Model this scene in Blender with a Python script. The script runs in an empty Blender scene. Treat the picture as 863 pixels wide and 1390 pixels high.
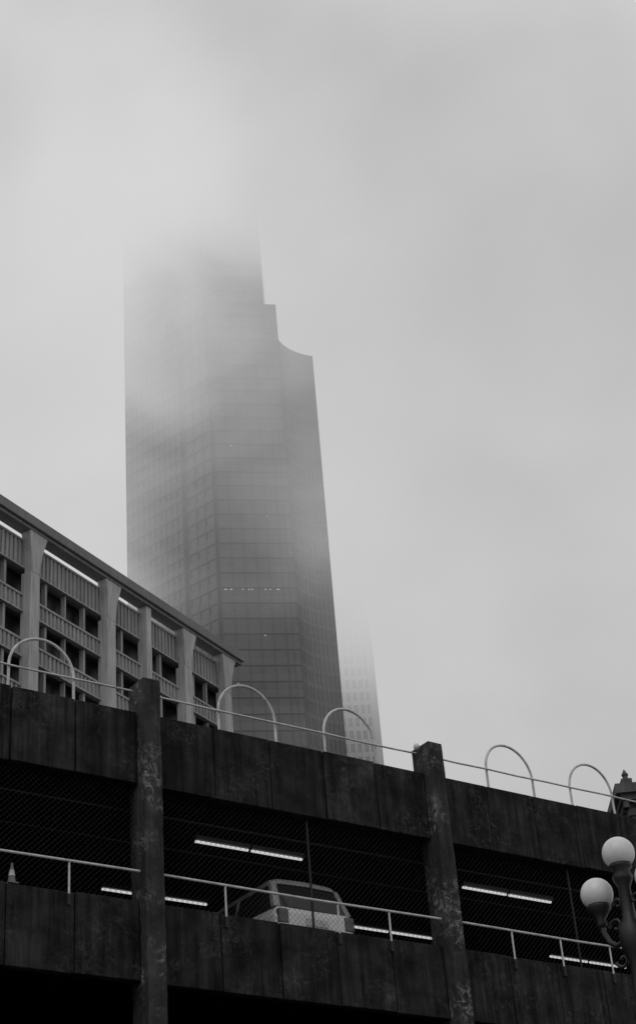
import bpy, bmesh, math, random
from mathutils import Vector, Matrix
random.seed(7)
scene = bpy.context.scene
CAM_H = 1.6
Z = CAM_H

# ---------------------------------------------------------------- helpers
def empty(name, loc=(0,0,0), rot=0.0):
    o = bpy.data.objects.new(name, None)
    o.location = loc; o.rotation_euler = (0,0,rot)
    scene.collection.objects.link(o)
    return o

def box(bm, x0,x1,y0,y1,z0,z1):
    v = [bm.verts.new(p) for p in [(x0,y0,z0),(x1,y0,z0),(x1,y1,z0),(x0,y1,z0),(x0,y0,z1),(x1,y0,z1),(x1,y1,z1),(x0,y1,z1)]]
    for f in [(0,3,2,1),(4,5,6,7),(0,1,5,4),(1,2,6,5),(2,3,7,6),(3,0,4,7)]:
        bm.faces.new([v[i] for i in f])

def prism(bm, pts, z0, z1):
    a=[bm.verts.new((p[0],p[1],z0)) for p in pts]; b=[bm.verts.new((p[0],p[1],z1)) for p in pts]
    n=len(pts)
    for i in range(n):
        j=(i+1)%n
        bm.faces.new((a[i],a[j],b[j],b[i]))
    bm.faces.new(list(reversed(a))); bm.faces.new(b)

def lathe(bm, prof, cx=0, cy=0, seg=24):
    rings=[]
    for r,z in prof:
        rings.append([bm.verts.new((cx+r*math.cos(2*math.pi*i/seg), cy+r*math.sin(2*math.pi*i/seg), z)) for i in range(seg)])
    for k in range(len(rings)-1):
        for i in range(seg):
            j=(i+1)%seg
            bm.faces.new((rings[k][i],rings[k][j],rings[k+1][j],rings[k+1][i]))
    bm.faces.new(list(reversed(rings[0]))); bm.faces.new(rings[-1])

def mk(name, bm, mat, parent=None, smooth=False, bevel=0.0, seg=2):
    bmesh.ops.recalc_face_normals(bm, faces=bm.faces[:])
    me=bpy.data.meshes.new(name); bm.to_mesh(me); bm.free()
    if smooth:
        for p in me.polygons: p.use_smooth=True
    o=bpy.data.objects.new(name,me); scene.collection.objects.link(o)
    if mat: me.materials.append(mat)
    if parent: o.parent=parent
    if bevel>0:
        m=o.modifiers.new('bevel','BEVEL'); m.width=bevel; m.segments=seg; m.limit_method='ANGLE'
    return o

def tube(name, paths, r, mat, parent=None, res=4):
    cu=bpy.data.curves.new(name,'CURVE'); cu.dimensions='3D'; cu.bevel_depth=r; cu.bevel_resolution=res; cu.use_fill_caps=True
    for pts in paths:
        sp=cu.splines.new('POLY'); sp.points.add(len(pts)-1)
        for i,p in enumerate(pts): sp.points[i].co=(p[0],p[1],p[2],1)
    cu.materials.append(mat)
    o=bpy.data.objects.new(name,cu); scene.collection.objects.link(o)
    if parent: o.parent=parent
    return o

# ---------------------------------------------------------------- materials
def newmat(name):
    m=bpy.data.materials.new(name); m.use_nodes=True
    nt=m.node_tree; b=nt.nodes['Principled BSDF']
    return m,nt,b
def g(v): return (v,v,v,1)

def rough_mat(name, lo, hi, scale=1.0, rough=0.85, streak=0.0, bump=0.3, marks=0.0, spec=0.3, island=0.0):
    m,nt,b=newmat(name); N=nt.nodes; L=nt.links
    tc=N.new('ShaderNodeTexCoord')
    n1=N.new('ShaderNodeTexNoise'); n1.inputs['Scale'].default_value=scale; n1.inputs['Detail'].default_value=8; n1.inputs['Roughness'].default_value=0.65
    L.new(tc.outputs['Object'],n1.inputs['Vector'])
    mr=N.new('ShaderNodeMapRange'); mr.inputs['From Min'].default_value=0.32; mr.inputs['From Max'].default_value=0.68
    mr.inputs['To Min'].default_value=lo; mr.inputs['To Max'].default_value=hi
    L.new(n1.outputs['Fac'],mr.inputs['Value'])
    out=mr.outputs['Result']
    if streak>0:
        mp=N.new('ShaderNodeMapping'); mp.inputs['Scale'].default_value=(3.5,3.5,0.22)
        L.new(tc.outputs['Object'],mp.inputs['Vector'])
        n2=N.new('ShaderNodeTexNoise'); n2.inputs['Scale'].default_value=1.8; n2.inputs['Detail'].default_value=8; n2.inputs['Roughness'].default_value=0.65
        L.new(mp.outputs['Vector'],n2.inputs['Vector'])
        m2=N.new('ShaderNodeMapRange'); m2.inputs['From Min'].default_value=0.35; m2.inputs['From Max'].default_value=0.65
        m2.inputs['To Min'].default_value=1-streak; m2.inputs['To Max'].default_value=1+streak*0.6
        L.new(n2.outputs['Fac'],m2.inputs['Value'])
        mu=N.new('ShaderNodeMath'); mu.operation='MULTIPLY'; L.new(out,mu.inputs[0]); L.new(m2.outputs['Result'],mu.inputs[1]); out=mu.outputs[0]
    if island>0:
        ge=N.new('ShaderNodeNewGeometry'); m5=N.new('ShaderNodeMapRange'); m5.inputs['To Min'].default_value=1-island; m5.inputs['To Max'].default_value=1+island
        L.new(ge.outputs['Random Per Island'],m5.inputs['Value'])
        mu=N.new('ShaderNodeMath'); mu.operation='MULTIPLY'; L.new(out,mu.inputs[0]); L.new(m5.outputs['Result'],mu.inputs[1]); out=mu.outputs[0]
    if marks>0:
        n3=N.new('ShaderNodeTexNoise'); n3.inputs['Scale'].default_value=4.5; n3.inputs['Detail'].default_value=12; n3.inputs['Roughness'].default_value=0.8; n3.inputs['Distortion'].default_value=1.5
        L.new(tc.outputs['Object'],n3.inputs['Vector'])
        m3=N.new('ShaderNodeMapRange'); m3.inputs['From Min'].default_value=0.50; m3.inputs['From Max'].default_value=0.64
        m3.inputs['To Min'].default_value=0; m3.inputs['To Max'].default_value=marks
        L.new(n3.outputs['Fac'],m3.inputs['Value'])
        n4=N.new('ShaderNodeTexNoise'); n4.inputs['Scale'].default_value=0.9; n4.inputs['Detail'].default_value=3
        L.new(tc.outputs['Object'],n4.inputs['Vector'])
        m4=N.new('ShaderNodeMapRange'); m4.inputs['From Min'].default_value=0.46; m4.inputs['From Max'].default_value=0.60
        L.new(n4.outputs['Fac'],m4.inputs['Value'])
        mm=N.new('ShaderNodeMath'); mm.operation='MULTIPLY'; L.new(m3.outputs['Result'],mm.inputs[0]); L.new(m4.outputs['Result'],mm.inputs[1])
        ad=N.new('ShaderNodeMath'); ad.operation='ADD'; L.new(out,ad.inputs[0]); L.new(mm.outputs[0],ad.inputs[1]); out=ad.outputs[0]
    L.new(out,b.inputs['Base Color'])
    b.inputs['Roughness'].default_value=rough; b.inputs['Specular IOR Level'].default_value=spec
    if bump>0:
        nb=N.new('ShaderNodeTexNoise'); nb.inputs['Scale'].default_value=scale*14; nb.inputs['Detail'].default_value=6
        L.new(tc.outputs['Object'],nb.inputs['Vector'])
        bp=N.new('ShaderNodeBump'); bp.inputs['Strength'].default_value=bump; bp.inputs['Distance'].default_value=0.02
        L.new(nb.outputs['Fac'],bp.inputs['Height']); L.new(bp.outputs['Normal'],b.inputs['Normal'])
    return m

def emis(name, v, s):
    m,nt,b=newmat(name); b.inputs['Base Color'].default_value=g(0.6)
    b.inputs['Emission Color'].default_value=g(v); b.inputs['Emission Strength'].default_value=s
    return m

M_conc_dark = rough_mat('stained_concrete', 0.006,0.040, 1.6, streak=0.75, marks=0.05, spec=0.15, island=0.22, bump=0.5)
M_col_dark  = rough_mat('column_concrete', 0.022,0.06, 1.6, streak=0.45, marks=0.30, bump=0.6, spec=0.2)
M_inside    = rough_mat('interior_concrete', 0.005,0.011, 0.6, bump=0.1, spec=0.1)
M_white     = rough_mat('white_painted_steel', 0.40,0.72, 6.0, rough=0.5, bump=0.05)
M_wire      = rough_mat('galvanised_wire', 0.02,0.035, 3.0, rough=0.6, bump=0)
M_pale      = rough_mat('pale_concrete', 0.34,0.44, 0.25, streak=0.3, bump=0.1)
M_pale_col  = rough_mat('pale_column_concrete', 0.42,0.56, 0.25, streak=0.25, bump=0.1)
M_panel     = rough_mat('ribbed_panel', 0.32,0.42, 0.3, streak=0.3, bump=0.05)
M_fascia    = rough_mat('roof_fascia', 0.2,0.26, 0.3, streak=0.25, bump=0.05)
M_void      = rough_mat('dark_glass', 0.008,0.02, 0.5, rough=0.4, bump=0)
M_stone     = rough_mat('old_stone', 0.07,0.13, 0.6, streak=0.2, bump=0.2)
M_iron      = rough_mat('painted_iron', 0.010,0.02, 5.0, rough=0.45, bump=0.1, spec=0.4)
M_asphalt   = rough_mat('asphalt', 0.035,0.06, 2.0, bump=0.4)
M_ground    = rough_mat('ground', 0.06,0.09, 0.05, bump=0.2)
M_pave      = rough_mat('pavement', 0.14,0.2, 1.0, bump=0.3)
M_line      = rough_mat('road_paint', 0.5,0.7, 4.0, bump=0.1)
M_tube      = emis('fluorescent_tube', 0.8, 0.7)
M_winlight  = emis('office_light', 0.8, 0.16)
M_globe     = rough_mat('opal_glass', 0.62,0.8, 3.0, rough=0.3, bump=0, spec=0.4)

# ---------------------------------------------------------------- camera
RHO=math.radians(4.78); TH=math.radians(31.8); F_PX=2300.0
R0=Vector((1,0,0)); U0=Vector((0,-math.sin(TH),math.cos(TH))); Fw=Vector((0,math.cos(TH),math.sin(TH)))
R=R0*math.cos(RHO)-U0*math.sin(RHO); U=R0*math.sin(RHO)+U0*math.cos(RHO)
cd=bpy.data.cameras.new('camera'); cam=bpy.data.objects.new('camera',cd); scene.collection.objects.link(cam)
mw=Matrix(((R.x,U.x,-Fw.x,0),(R.y,U.y,-Fw.y,0),(R.z,U.z,-Fw.z,CAM_H),(0,0,0,1)))
cam.matrix_world=mw
cd.sensor_fit='VERTICAL'; cd.sensor_height=24; cd.sensor_width=24; cd.lens=F_PX/1390*24
cd.clip_start=0.1; cd.clip_end=6000
scene.camera=cam

# ---------------------------------------------------------------- world + sun
w=bpy.data.worlds.new('World'); scene.world=w; w.use_nodes=True
N=w.node_tree.nodes; L=w.node_tree.links
bg=N['Background']; bg.inputs['Strength'].default_value=0.1
sky=N.new('ShaderNodeTexSky'); sky.sky_type='NISHITA'; sky.sun_disc=False
sky.sun_elevation=math.radians(50); sky.sun_rotation=math.radians(200)
bw=N.new('ShaderNodeRGBToBW'); L.new(sky.outputs[0],bw.inputs[0])
tc=N.new('ShaderNodeTexCoord')
mp=N.new('ShaderNodeMapping'); mp.inputs['Scale'].default_value=(1,1,1.6); mp.inputs['Location'].default_value=(3.1,0.4,0.2)
L.new(tc.outputs['Generated'],mp.inputs['Vector'])
nz=N.new('ShaderNodeTexNoise'); nz.inputs['Scale'].default_value=3.2; nz.inputs['Detail'].default_value=5; nz.inputs['Distortion'].default_value=0.4
L.new(mp.outputs['Vector'],nz.inputs['Vector'])
mr=N.new('ShaderNodeMapRange'); mr.inputs['From Min'].default_value=0.3; mr.inputs['From Max'].default_value=0.7
mr.inputs['To Min'].default_value=4.8; mr.inputs['To Max'].default_value=6.4
L.new(nz.outputs['Fac'],mr.inputs['Value'])
mx=N.new('ShaderNodeMix'); mx.data_type='FLOAT'; mx.inputs[0].default_value=0.95
L.new(bw.outputs[0],mx.inputs[2]); L.new(mr.outputs['Result'],mx.inputs[3])
L.new(mx.outputs[0],bg.inputs['Color'])
sd=bpy.data.lights.new('sun','SUN'); sd.energy=0.5; sd.angle=math.radians(40); sd.color=(1,1,1)
so=bpy.data.objects.new('sun',sd); scene.collection.objects.link(so)
az=math.radians(200); el=math.radians(50)
sdir=Vector((math.sin(az)*math.cos(el), math.cos(az)*math.cos(el), math.sin(el)))
so.rotation_euler=sdir.to_track_quat('Z','Y').to_euler(); so.location=(0,0,80)

# ---------------------------------------------------------------- ground, road
bm=bmesh.new(); box(bm,-3000,3000,-3000,3000,-1,0); mk('ground',bm,M_ground)
ANG=math.radians(36.7)
rd=empty('road',(0,0,0),ANG)
bm=bmesh.new(); box(bm,-150,200,6.0,20.0,-0.2,0.004); mk('asphalt_surface',bm,M_asphalt,rd)
bm=bmesh.new()
for i in range(-30,40): box(bm,i*5,i*5+2.5,12.9,13.05,0.0,0.008)
mk('centre_line',bm,M_line,rd)
pv=empty('pavement',(0,0,0),ANG)
bm=bmesh.new(); box(bm,-150,200,20.0,25.3,-0.2,0.13); mk('slabs',bm,M_pave,pv,bevel=0.02)
bm=bmesh.new(); box(bm,-150,200,-6,6.0,-0.2,0.13); mk('near_slabs',bm,M_pave,pv,bevel=0.02)

# ---------------------------------------------------------------- near parking garage
ga=empty('parking_garage',(0,0,Z),ANG)
COLS=[14.68+6.87*k for k in range(-4,5)]
NF=25.70; CH=0.185
def panel_row(bm, z0, z1, nf=NF, th=0.2):
    for k in range(len(COLS)-1):
        a=COLS[k]+CH+.005; b=COLS[k+1]-CH-.005; n=5; wd=(b-a)/n
        for i in range(n):
            j=random.uniform(-0.01,0.01); e0=random.uniform(.008,.02); e1=random.uniform(.008,.02)
            box(bm,a+i*wd+e0,a+(i+1)*wd-e1,nf+j,nf+th,z0+random.uniform(-.012,.012),z1+random.uniform(-.012,.012))
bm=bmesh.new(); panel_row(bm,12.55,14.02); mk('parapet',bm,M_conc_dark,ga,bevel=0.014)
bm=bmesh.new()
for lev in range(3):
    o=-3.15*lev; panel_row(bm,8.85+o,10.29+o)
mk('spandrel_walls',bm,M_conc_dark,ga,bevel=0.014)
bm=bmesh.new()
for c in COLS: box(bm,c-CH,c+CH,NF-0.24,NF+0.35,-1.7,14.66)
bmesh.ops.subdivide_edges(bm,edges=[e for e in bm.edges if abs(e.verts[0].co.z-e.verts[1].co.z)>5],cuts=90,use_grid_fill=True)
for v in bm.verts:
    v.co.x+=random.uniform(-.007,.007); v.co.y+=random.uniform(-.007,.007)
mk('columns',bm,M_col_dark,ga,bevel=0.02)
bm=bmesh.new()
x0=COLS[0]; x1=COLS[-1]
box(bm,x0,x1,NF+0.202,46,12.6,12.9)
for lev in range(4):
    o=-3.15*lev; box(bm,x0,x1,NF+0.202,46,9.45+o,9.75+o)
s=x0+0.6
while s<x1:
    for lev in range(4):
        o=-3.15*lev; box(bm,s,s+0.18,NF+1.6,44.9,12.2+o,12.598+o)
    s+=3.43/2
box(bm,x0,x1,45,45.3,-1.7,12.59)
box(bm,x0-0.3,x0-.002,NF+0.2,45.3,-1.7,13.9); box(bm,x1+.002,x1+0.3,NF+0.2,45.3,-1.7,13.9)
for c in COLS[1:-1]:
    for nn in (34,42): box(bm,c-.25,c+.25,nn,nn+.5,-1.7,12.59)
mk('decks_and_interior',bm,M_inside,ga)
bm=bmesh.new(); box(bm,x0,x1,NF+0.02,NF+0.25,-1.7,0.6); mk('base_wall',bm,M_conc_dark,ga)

# railings
HO=[12.6,17.14,19.67,24.0,26.43,30.6,33.1,9.9,5.6]
paths=[]
for c in HO:
    r=0.66+random.uniform(-.015,.015); tl=random.uniform(-.03,.03); p=[(c-r,25.95,13.3),(c-r,25.95,14.55)]
    for i in range(1,24):
        t=math.pi-math.pi*i/24; p.append((c+r*math.cos(t)+tl*math.sin(t),25.95,14.56+0.68*math.sin(t)))
    p+=[(c+r,25.95,14.55),(c+r,25.95,13.3)]
    paths.append(p)
tube('hoop_railings',paths,0.028,M_white,ga)
pts=[(x0+i*0.86,25.90,14.54+random.uniform(-.01,.01)) for i in range(int((x1-x0)/0.86)+1)]
tube('top_rail',[pts],0.02,M_white,ga)
bm=bmesh.new()
lathe(bm,[(0.0001,14.52),(0.05,14.54),(0.07,14.60),(0.05,14.66),(0.0001,14.68)],COLS[5]-0.30,NF+0.02,16)
mk('corner_light',bm,M_white,ga,smooth=True)
paths=[]
for k in range(len(COLS)-1):
    a=COLS[k]+0.24; b=COLS[k+1]-0.22
    paths.append([(a,25.64,10.83),((a+b)/2,25.64,10.81),(b,25.64,10.83)])
tube('lower_rail',paths,0.024,M_white,ga)
PS=(9.3,10.9,13.05,16.26,18.8,20.03,23.17,24.5,25.9,27.4,30.2,32.0)
tube('lower_rail_posts',[[(s_,25.65,10.82),(s_,25.65,10.2)] for s_ in PS],0.02,M_white,ga)
bm=bmesh.new()
for s_ in PS: box(bm,s_-.03,s_+.03,25.63,NF-0.014,10.02,10.22)
mk('rail_brackets',bm,M_wire,ga)

# chain-link fence in the openings
bm=bmesh.new()
def wire(bm,x0,z0,x1,z1,y,hw=0.0028):
    d=Vector((x1-x0,0,z1-z0)); 
    if d.length<0.02: return
    d.normalize(); nrm=Vector((-d.z,0,d.x))*hw
    a=Vector((x0,y,z0)); b=Vector((x1,y,z1)); yy=Vector((0,hw,0))
    ring=lambda c:[bm.verts.new(c+nrm),bm.verts.new(c+yy),bm.verts.new(c-nrm),bm.verts.new(c-yy)]
    r1=ring(a); r2=ring(b)
    for i in range(4): bm.faces.new((r1[i],r1[(i+1)%4],r2[(i+1)%4],r2[i]))
zb,zt=10.27,12.55
for k in range(2,7):
    a=COLS[k]+0.2; b=COLS[k+1]-0.2; h=zt-zb; st=0.11
    q=a-h
    while q<b:
        xs=max(q,a); xe=min(q+h,b)
        if xe>xs: wire(bm,xs,zb+(xs-q),xe,zb+(xe-q),NF+0.13); wire(bm,xs,zt-(xs-q),xe,zt-(xe-q),NF+0.14)
        q+=st
mk('chain_link_mesh',bm,M_wire,ga)
tube('fence_posts',[[(s_,NF+0.16,10.2),(s_,NF+0.16,12.5)] for s_ in (11.2,18.35,25.2,31.5)],0.025,M_wire,ga)

# ceiling tubes
bm=bmesh.new(); bm2=bmesh.new()
for (sc,nn) in ((17.5,26.65),(24.1,26.65),(30.9,26.65),(17.1,29.7),(23.15,29.7),(29.2,29.7)):
    for dx in (-0.64,0.64):
        box(bm,sc+dx-0.6,sc+dx+0.6,nn-0.025,nn+0.025,12.02,12.055)
        box(bm2,sc+dx-0.62,sc+dx+0.62,nn-0.08,nn+0.08,12.06,12.14)
mk('ceiling_tubes',bm,M_tube,ga); mk('tube_housings',bm2,M_iron,ga)
tube('ceiling_conduits',[[(x0+1,27.4,12.12),(x1-1,27.4,12.12)],[(x0+1,26.4,12.3),(x1-1,26.4,12.3)]],0.03,M_iron,ga)

# ---------------------------------------------------------------- parked car (rear toward street)
M_carpaint,nt,b=newmat('silver_paint'); b.inputs['Metallic'].default_value=0.0; b.inputs['Roughness'].default_value=0.3
nz_=nt.nodes.new('ShaderNodeTexNoise'); nz_.inputs['Scale'].default_value=3; mr_=nt.nodes.new('ShaderNodeMapRange'); mr_.inputs['To Min'].default_value=0.72; mr_.inputs['To Max'].default_value=0.85
nt.links.new(nz_.outputs['Fac'],mr_.inputs['Value']); nt.links.new(mr_.outputs['Result'],b.inputs['Base Color'])
M_carglass,nt,b=newmat('car_glass'); b.inputs['Base Color'].default_value=g(0.03); b.inputs['Roughness'].default_value=0.12
M_tyre=rough_mat('tyre_rubber',0.015,0.025,4,bump=0.1)
M_lens,nt,b=newmat('tail_lens'); b.inputs['Base Color'].default_value=g(0.12); b.inputs['Roughness'].default_value=0.2
ca=math.cos(ANG); sa=math.sin(ANG)
def gl(s_,n_,z_): return (s_*ca-n_*sa, s_*sa+n_*ca, z_+Z)
car=empty('parked_car',gl(18.62,26.12,9.75),ANG)
def loft(bm, secs):
    rings=[[bm.verts.new(p) for p in s_] for s_ in secs]
    n=len(rings[0])
    for k in range(len(rings)-1):
        for i in range(n):
            j=(i+1)%n; bm.faces.new((rings[k][i],rings[k][j],rings[k+1][j],rings[k+1][i]))
    bm.faces.new(list(reversed(rings[0]))); bm.faces.new(rings[-1])
bm=bmesh.new()
def sec(y,w,z0,z1): return [(-w*.94,y,z0),(w*.94,y,z0),(w,y,z0+0.25),(w,y,z1-0.18),(w*.93,y,z1),(-w*.93,y,z1),(-w,y,z1-0.18),(-w,y,z0+0.25)]
loft(bm,[sec(0,.84,.38,0.98),sec(.10,.92,.30,1.08),sec(1.2,.95,.26,1.12),sec(3.2,.95,.26,1.1),sec(4.1,.92,.28,1.0),sec(4.5,.82,.34,.84)])
mk('body',bm,M_carpaint,car,bevel=0.05,seg=3)
def rsec(z,w,ya,yb,c=.12):
    return [(-w+c,ya,z),(0,ya-.05,z),(w-c,ya,z),(w,ya+c,z),(w,yb-c,z),(w-c,yb,z),(-w+c,yb,z),(-w,yb-c,z),(-w,ya+c,z)]
bm=bmesh.new()
loft(bm,[rsec(1.06,.90,.10,3.35),rsec(1.35,.85,.2,2.95),rsec(1.62,.77,.34,2.55),rsec(1.70,.72,.42,2.45)])
mk('cabin_glass',bm,M_carglass,car,smooth=False,bevel=0.03)
M_roof=rough_mat('car_roof_paint',0.3,0.4,3,rough=0.35,bump=0)
bm=bmesh.new()
loft(bm,[rsec(1.60,.785,.28,2.58),rsec(1.68,.765,.32,2.52),rsec(1.75,.70,.42,2.4),rsec(1.79,.56,.6,2.2)])
mk('roof',bm,M_roof,car,bevel=0.02)
bm=bmesh.new()
for sx in (-1,1):
    for (ya,yt,ww) in ((.10,.34,.12),(1.5,1.5,.09),(3.2,2.5,.08)):
        xb=sx*.89; xt=sx*.775
        v=[(xb-sx*0.12,ya-.02,1.07),(xb+sx*.02,ya-.0,1.07),(xb+sx*.02,ya+ww,1.07),(xb-sx*0.12,ya+ww,1.07)]
        t=[(xt-sx*0.10,yt-.02,1.64),(xt+sx*.015,yt,1.64),(xt+sx*.015,yt+ww,1.64),(xt-sx*0.10,yt+ww,1.64)]
        loft(bm,[v,t])
mk('pillars',bm,M_roof,car,bevel=0.015)
bm=bmesh.new()
for sx in (-1,1): box(bm,min(sx*.66,sx*.88),max(sx*.66,sx*.88),-.02,.1,.72,1.0)
mk('tail_lights',bm,M_lens,car,bevel=0.02)
bm=bmesh.new(); box(bm,-.90,.90,-.1,.1,.32,.55); mk('rear_bumper',bm,M_tyre,car,bevel=0.04)
bm=bmesh.new(); box(bm,-.26,.26,-.02,.01,.72,.86); mk('number_plate',bm,M_white,car)
bm=bmesh.new()
for sx in (-1,1):
    for yy in (0.85,3.65):
        bmesh.ops.create_cone(bm,cap_ends=True,segments=24,radius1=.34,radius2=.34,depth=.22,matrix=Matrix.Translation((sx*.86,yy,.34))@Matrix.Rotation(math.pi/2,4,'Y'))
mk('wheels',bm,M_tyre,car,bevel=0.02)

# ---------------------------------------------------------------- small cone on the wall
M_cone=rough_mat('cone_plastic',0.15,0.2,4,bump=0)
tcn=empty('traffic_cone',gl(12.03,25.80,10.30),ANG)
bm=bmesh.new(); box(bm,-.09,.09,-.09,.09,0,.02); lathe(bm,[(.075,.02),(.05,.16),(.035,.26),(.018,.38)],0,0,14); mk('cone_body',bm,M_cone,tcn)
bm=bmesh.new(); lathe(bm,[(.059,.14),(.041,.25)],0,0,14); mk('reflective_band',bm,M_white,tcn)

# ---------------------------------------------------------------- pale building with roof canopy
A2=math.radians(61.5)
pb=empty('concrete_office_building',(0,0,Z),A2)
S0,S1=52.0,99.9; NB=63.5
cols2=[(75.9,.95,1),(84.2,.95,1),(88.7,.6,0),(93.6,.95,1),(98.9,.95,1),(67.4,.95,1),(58.9,.95,1)]
bm=bmesh.new(); box(bm,S0-2,S1+1.0,62.4,63.55,60.25,61.0); mk('roof_fascia',bm,M_fascia,pb,bevel=0.05)
bm=bmesh.new(); box(bm,S0-2,S1+.9,62.6,63.52,60.0,60.246); mk('roof_soffit',bm,M_fascia,pb)
bmP=bmesh.new(); bmR=bmesh.new(); bmG=bmesh.new(); bmM=bmesh.new()
rows=[(57.4,59.55)]
for k in range(1,18): rows.append((57.4-3.28*k, 57.4-3.28*k+1.30))
for (z0,z1) in rows:
    box(bmP,S0,S1,NB,NB+0.25,z0,z1)
    box(bmP,S0,S1,NB-0.16,NB-0.003,z1-0.14,z1+0.02)
    box(bmP,S0,S1,NB-0.16,NB-0.003,z0-0.02,z0+0.10)
    s=S0+0.2
    while s<S1-.3:
        box(bmR,s,s+0.22,NB-0.10,NB-0.002,z0+0.102,z1-0.142); s+=0.42
    zt_=z0-0.02; zb_=z0-1.98
    box(bmG,S0,S1,NB+0.7,NB+0.8,zb_,zt_)
bays=[58.9,67.4,75.9,84.2,88.7,93.6,98.9]
for i in range(len(bays)-1):
    a=bays[i]; b=bays[i+1]; n=max(2,int(round((b-a)/2.1)))
    for j in range(1,n):
        s=a+(b-a)*j/n; wdt=0.22 if j%2 else 0.12
        for (z0,z1) in rows: box(bmM,s-wdt/2,s+wdt/2,NB+0.05,NB+0.4,z0-1.98,z0-0.02)
mk('spandrel_panels',bmP,M_pale,pb); mk('panel_ribs',bmR,M_panel,pb); mk('window_glass',bmG,M_void,pb); mk('window_mullions',bmM,M_pale,pb)
bm=bmesh.new()
for (c,wd,fl) in cols2:
    h=wd/2
    box(bm,c-h,c+h,NB-0.75,NB+0.1,-1.7,59.99 if not fl else 57.0)
    if fl:
        secs=[]
        for (z_,w_,y_) in ((57.0,h,NB-0.75),(58.6,h*1.35,NB-0.80),(59.99,h*2.2,NB-0.88)):
            secs.append([(c-w_*.75,y_,z_),(c+w_,y_,z_),(c+w_,NB-0.08,z_),(c-w_*.75,NB-0.08,z_)])
        loft(bm,secs)
mk('flared_columns',bm,M_pale_col,pb,bevel=0.04)
bm=bmesh.new(); box(bm,S0,S1,NB+0.9,NB+22,-1.7,57.6)
mk('core_volume',bm,M_void,pb)
bm=bmesh.new(); box(bm,S0,S1,NB+0.27,NB+22.2,57.62,57.9)
mk('roof_deck',bm,M_pale,pb)
bm=bmesh.new(); box(bm,S1+.003,S1+.25,NB+0.0,NB+22.2,-1.7,58.6); mk('end_wall',bm,M_pale,pb)

# ---------------------------------------------------------------- skyscraper
def facade_mat(name, lo, hi, rough=0.5, cell=(1.5,1.5,3.3)):
    m,nt,b=newmat(name); N=nt.nodes; L=nt.links
    tc=N.new('ShaderNodeTexCoord'); sn=N.new('ShaderNodeVectorMath'); sn.operation='SNAP'; sn.inputs[1].default_value=cell
    L.new(tc.outputs['Object'],sn.inputs[0])
    wn=N.new('ShaderNodeTexWhiteNoise'); L.new(sn.outputs[0],wn.inputs['Vector'])
    mr=N.new('ShaderNodeMapRange'); mr.inputs['To Min'].default_value=lo; mr.inputs['To Max'].default_value=hi
    L.new(wn.outputs['Value'],mr.inputs['Value']); L.new(mr.outputs['Result'],b.inputs['Base Color'])
    b.inputs['Roughness'].default_value=rough
    return m
M_tglass=facade_mat('tower_glass',0.022,0.042,rough=0.4)
M_tband=rough_mat('tower_spandrel',0.06,0.08,0.05,bump=0,rough=0.6)
M_tmull=rough_mat('tower_mullion',0.05,0.065,0.1,bump=0)
M_t2glass=facade_mat('slab_glass',0.05,0.14)
M_t2=rough_mat('slab_concrete',0.3,0.36,0.05,bump=0)

def tower_face(bmB,bmM,p,q,z0,z1,fh,band,mull,proud=0.22,mw_=0.16):
    p=Vector((p[0],p[1],0)); q=Vector((q[0],q[1],0)); d=q-p; Ln=d.length; d.normalize(); nr=Vector((d.y,-d.x,0))
    def slab(bm,a,b,off,za,zb_):
        A=p+d*a; B=p+d*b; C=B+nr*off; D=A+nr*off
        A=A-nr*0.05; B=B-nr*0.05
        prism(bm,[(A.x,A.y),(D.x,D.y),(C.x,C.y),(B.x,B.y)],za,zb_)
    z=z0
    while z<z1-band:
        slab(bmB,0.01,Ln-0.01,proud,z,z+band); z+=fh
    slab(bmB,0.01,Ln-0.01,proud+.05,z1-1.5,z1+0.3)
    if mull>0:
        n=max(1,int(round(Ln/mull)))
        for i in range(n+1):
            a=min(max(i*Ln/n-mw_/2,0.0),Ln-mw_)
            slab(bmM,a,a+mw_,proud+0.1,z0,z1)

tw=empty('skyscraper',(0,0,Z))
bmC=bmesh.new(); bmB=bmesh.new(); bmM=bmesh.new()
P0=(-38.9,294); P1=(-26.5,284.2); P1b=(-25.6,284.0); P2=(-20.0,279.7); P2b=(-19.5,279.75); P3a=(-7.8,281.8); P3=(-5.35,282.2)
main=[P0,P1,(-26.4,285.4),(-25.7,285.2),P1b,P2,(-19.95,281.2),(-19.5,281.2),P2b,P3a,(-7.8,318),(-30,324),(-38.9,318)]
prism(bmC,main,-1.6,284)
prism(bmC,[(-7.79,281.8),P3,(-5.35,317),(-7.79,317)],-1.6,227)
wing=[(-5.34,282.25),(-4.6,283.9),(-3.4,285.6),(-1.9,287.0),(-0.2,288.1),(1.5,288.9)]
prism(bmC,wing+[(1.5,316),(-5.34,316)],-1.6,217.7)
FH=3.3
for a,b_ in ((P0,P1),(P1b,P2),(P2b,P3a)):
    tower_face(bmB,bmM,a,b_,0,284,FH,1.5,2.4 if a!=P0 else 1.6,mw_=0.08)
tower_face(bmB,bmM,(-7.78,281.8),P3,0,227,FH,1.5,1.2,mw_=0.08)
for i in range(len(wing)-1):
    tower_face(bmB,bmM,wing[i],wing[i+1],0,217.7,FH,0.9,0.95,proud=0.12,mw_=0.25)
mk('glass_core',bmC,M_tglass,tw); mk('spandrel_bands',bmB,M_tband,tw); mk('mullions',bmM,M_tmull,tw)
bm=bmesh.new()
d=(Vector((P3a[0],P3a[1],0))-Vector((P2b[0],P2b[1],0))); Ln=d.length; d.normalize(); nr=Vector((d.y,-d.x,0))
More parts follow.
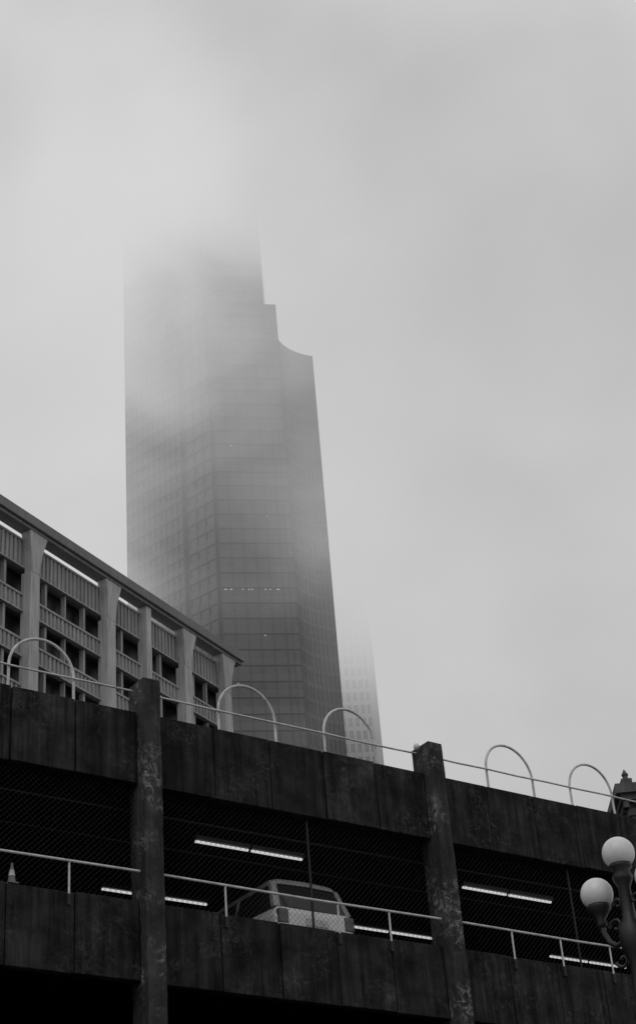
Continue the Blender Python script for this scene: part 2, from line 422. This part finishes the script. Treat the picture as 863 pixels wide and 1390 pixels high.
def lit(t,k,wd=.5):
    z=k*FH+1.5+1.35; c=Vector((P2b[0],P2b[1],0))+d*t
    A=c+nr*0.02; B=c+d*wd+nr*0.02; prism(bm,[(A.x,A.y),((A+nr*.05).x,(A+nr*.05).y),((B+nr*.05).x,(B+nr*.05).y),(B.x,B.y)],z,z+.2)
for t in (0.6,1.7,4.0,5.2,5.8,8.3,9.2,10.6): lit(t,47,random.uniform(.25,.6))
for t,k in ((2.2,41),(7.7,44),(9.5,52),(3.3,57)): lit(t,k,random.uniform(.2,.35))
mk('lit_ceilings',bm,M_winlight,tw)

# second tower behind
t2=empty('high_rise_tower',(0,0,Z))
bm=bmesh.new(); prism(bm,[(-12,330),(8.2,332),(10,352),(-12,352)],-1.6,182); mk('core',bm,M_t2glass,t2)
bmB=bmesh.new(); bmM=bmesh.new()
tower_face(bmB,bmM,(-12,330),(8.2,332),0,182,3.0,1.0,1.5,proud=0.3,mw_=0.5)
mk('floor_slabs',bmB,M_t2,t2); mk('piers',bmM,M_t2,t2)

# ---------------------------------------------------------------- old stone building at the right
ob=empty('stone_building',(0,0,Z))
bm=bmesh.new(); box(bm,16.0,44,90,115,-1.6,35.0); mk('walls',bm,M_stone,ob)
bm=bmesh.new()
box(bm,15.85,44.2,89.85,115.2,34.2,34.6); box(bm,15.5,44.5,89.5,115.5,35.0,35.35); box(bm,15.25,44.7,89.25,115.7,35.352,35.9)
s=15.6
while s<44:
    box(bm,s,s+.3,89.6,89.99,34.61,34.998); s+=.7
s=89.8
while s<115:
    box(bm,15.6,15.99,s,s+.3,34.61,34.998); s+=.7
box(bm,15.7,16.3,89.6,90.2,35.902,36.3); lathe(bm,[(.22,36.3),(.14,36.5),(.2,36.62),(.02,36.95)],16,89.9,12)
mk('cornice',bm,M_stone,ob)
bm=bmesh.new()
for fl in range(9):
    for i in range(10):
        box(bm,17.2+i*2.6,18.5+i*2.6,89.985,90.02,2+fl*3.6,4.1+fl*3.6)
        box(bm,15.985,16.02,91.2+i*2.3,92.4+i*2.3,2+fl*3.6,4.1+fl*3.6)
mk('windows',bm,M_void,ob)

# ---------------------------------------------------------------- globe street lamp
lp=empty('street_lamp',(2.84,17.15,0))
GT=7.72; GS=7.37
bm=bmesh.new()
lathe(bm,[(.26,.0),(.26,.35),(.2,.5),(.17,.9),(.12,1.1),(.1,1.2),(.085,3.2),(.075,5.9),(.11,5.95),(.12,6.05),(.085,6.12),(.08,6.6),(.12,6.68),(.14,6.80),(.13,6.92),(.08,7.0),(.07,7.1),(.065,7.35),(.10,7.42),(.11,7.46),(.08,7.52),(.12,7.56),(.12,7.60)],0,0,20)
mk('post',bm,M_iron,lp,smooth=True)
dirs=[Vector((-.26,.22,0)).normalized(), Vector((.26,-.22,0)).normalized()]
paths=[];paths2=[]
AR=0.34
for d in dirs:
    p=[]
    for (r,z) in ((.05,6.88),(.12,6.80),(.2,6.78),(.28,6.84),(.33,6.95),(.34,7.1)):
        p.append((d.x*r,d.y*r,z))
    paths.append(p)
    for (cx,cz,r0,sg) in ((.17,6.98,.085,1),(.16,6.62,.08,-1),(.11,7.2,.06,1)):
        q=[]
        for i in range(18):
            t=sg*i/17*1.8*math.pi; rr=r0*(1-i/24)
            q.append((d.x*(cx+rr*math.cos(t)),d.y*(cx+rr*math.cos(t)),cz+rr*math.sin(t)))
        paths2.append(q)
tube('arms',paths,0.030,M_iron,lp); tube('scrolls',paths2,0.017,M_iron,lp)
bm=bmesh.new()
for d in dirs: lathe(bm,[(.03,7.0),(.06,7.04),(.045,7.09),(.09,7.16),(.13,7.22),(.125,7.25)],d.x*AR,d.y*AR,20)
mk('globe_cups',bm,M_iron,lp,smooth=True)
bm=bmesh.new()
for c in [(0,0,GT)]+[(d.x*AR,d.y*AR,GS) for d in dirs]:
    bmesh.ops.create_uvsphere(bm,u_segments=40,v_segments=24,radius=.172,matrix=Matrix.Translation(c))
mk('globes',bm,M_globe,lp,smooth=True)

# ---------------------------------------------------------------- low cloud
fm=bpy.data.materials.new('emissive_cloud_volume'); fm.use_nodes=True; nt=fm.node_tree; N=nt.nodes; L=nt.links
for n in list(N):
    if n.type!='OUTPUT_MATERIAL': N.remove(n)
out=[n for n in N if n.type=='OUTPUT_MATERIAL'][0]
tc=N.new('ShaderNodeTexCoord'); sx=N.new('ShaderNodeSeparateXYZ'); L.new(tc.outputs['Object'],sx.inputs[0])
def math_(op,a,b=None):
    n=N.new('ShaderNodeMath'); n.operation=op
    for i,v in enumerate((a,b)):
        if v is None: continue
        if isinstance(v,(int,float)): n.inputs[i].default_value=v
        else: L.new(v,n.inputs[i])
    return n.outputs[0]
mpp=N.new('ShaderNodeMapping'); mpp.inputs['Scale'].default_value=(0.8,0.8,1.5); mpp.inputs['Rotation'].default_value=(0,0.5,0); mpp.inputs['Location'].default_value=(13,5,40)
L.new(tc.outputs['Object'],mpp.inputs['Vector'])
nn=N.new('ShaderNodeTexNoise'); nn.inputs['Scale'].default_value=0.034; nn.inputs['Detail'].default_value=6; nn.inputs['Roughness'].default_value=0.6; nn.inputs['Distortion'].default_value=0.7
L.new(mpp.outputs['Vector'],nn.inputs['Vector'])
mr=N.new('ShaderNodeMapRange'); mr.inputs['From Min'].default_value=0.36; mr.inputs['From Max'].default_value=0.64; mr.inputs['To Min'].default_value=0.1; mr.inputs['To Max'].default_value=2.3
L.new(nn.outputs['Fac'],mr.inputs['Value'])
soft=math_('ADD',math_('MULTIPLY',mr.outputs['Result'],0.45),0.5)
h=math_('MULTIPLY',math_('EXPONENT',math_('DIVIDE',math_('SUBTRACT',sx.outputs['Z'],248.0),17.0)),0.085)
h=math_('MULTIPLY',math_('MINIMUM',h,0.6),soft)
h2=math_('MULTIPLY',math_('EXPONENT',math_('DIVIDE',math_('SUBTRACT',sx.outputs['Z'],250.0),55.0)),0.014)
h2=math_('MULTIPLY',math_('MINIMUM',h2,0.03),mr.outputs['Result'])
dens=math_('ADD',h,h2)
def blob(c,r,amp,noisy=True):
    vm=N.new('ShaderNodeVectorMath'); vm.operation='SUBTRACT'; L.new(tc.outputs['Object'],vm.inputs[0]); vm.inputs[1].default_value=c
    vs=N.new('ShaderNodeVectorMath'); vs.operation='DIVIDE'; L.new(vm.outputs[0],vs.inputs[0]); vs.inputs[1].default_value=r
    dt=N.new('ShaderNodeVectorMath'); dt.operation='DOT_PRODUCT'; L.new(vs.outputs[0],dt.inputs[0]); L.new(vs.outputs[0],dt.inputs[1])
    e=math_('MULTIPLY',math_('EXPONENT',math_('MULTIPLY',dt.outputs['Value'],-1.0)),amp)
    return math_('MULTIPLY',e,mr.outputs['Result']) if noisy else e
for c,r,a,nf in (((9,316,180),(24,12,19),0.20,False),((-42,276,168),(11,10,20),0.024,True),((8,276,172),(14,8,14),0.022,True),((-26,268,205),(16,10,14),0.02,True)):
    dens=math_('ADD',dens,blob(c,r,a,nf))
n2=N.new('ShaderNodeTexNoise'); n2.inputs['Scale'].default_value=0.012; n2.inputs['Detail'].default_value=5
L.new(tc.outputs['Object'],n2.inputs['Vector'])
m2=N.new('ShaderNodeMapRange'); m2.inputs['From Min'].default_value=0.35; m2.inputs['From Max'].default_value=0.65; m2.inputs['To Min'].default_value=0.49; m2.inputs['To Max'].default_value=0.67
L.new(n2.outputs['Fac'],m2.inputs['Value'])
ab=N.new('ShaderNodeVolumeAbsorption'); ab.inputs['Color'].default_value=(0,0,0,1); L.new(dens,ab.inputs['Density'])
em=N.new('ShaderNodeEmission'); em.inputs['Color'].default_value=(1,1,1,1); L.new(math_('MULTIPLY',dens,m2.outputs['Result']),em.inputs['Strength'])  # cloud glows by itself; emission stands in for skylight scattered in it
ad=N.new('ShaderNodeAddShader'); L.new(ab.outputs[0],ad.inputs[0]); L.new(em.outputs[0],ad.inputs[1]); L.new(ad.outputs[0],out.inputs['Volume'])
try: fm.cycles.volume_step_rate=0.9
except Exception as e: print(e)
bm=bmesh.new(); box(bm,-150,180,240,330,110,400)
mk('low_cloud',bm,fm)

scene.view_settings.view_transform='Standard'; scene.view_settings.look='None'; scene.view_settings.exposure=0
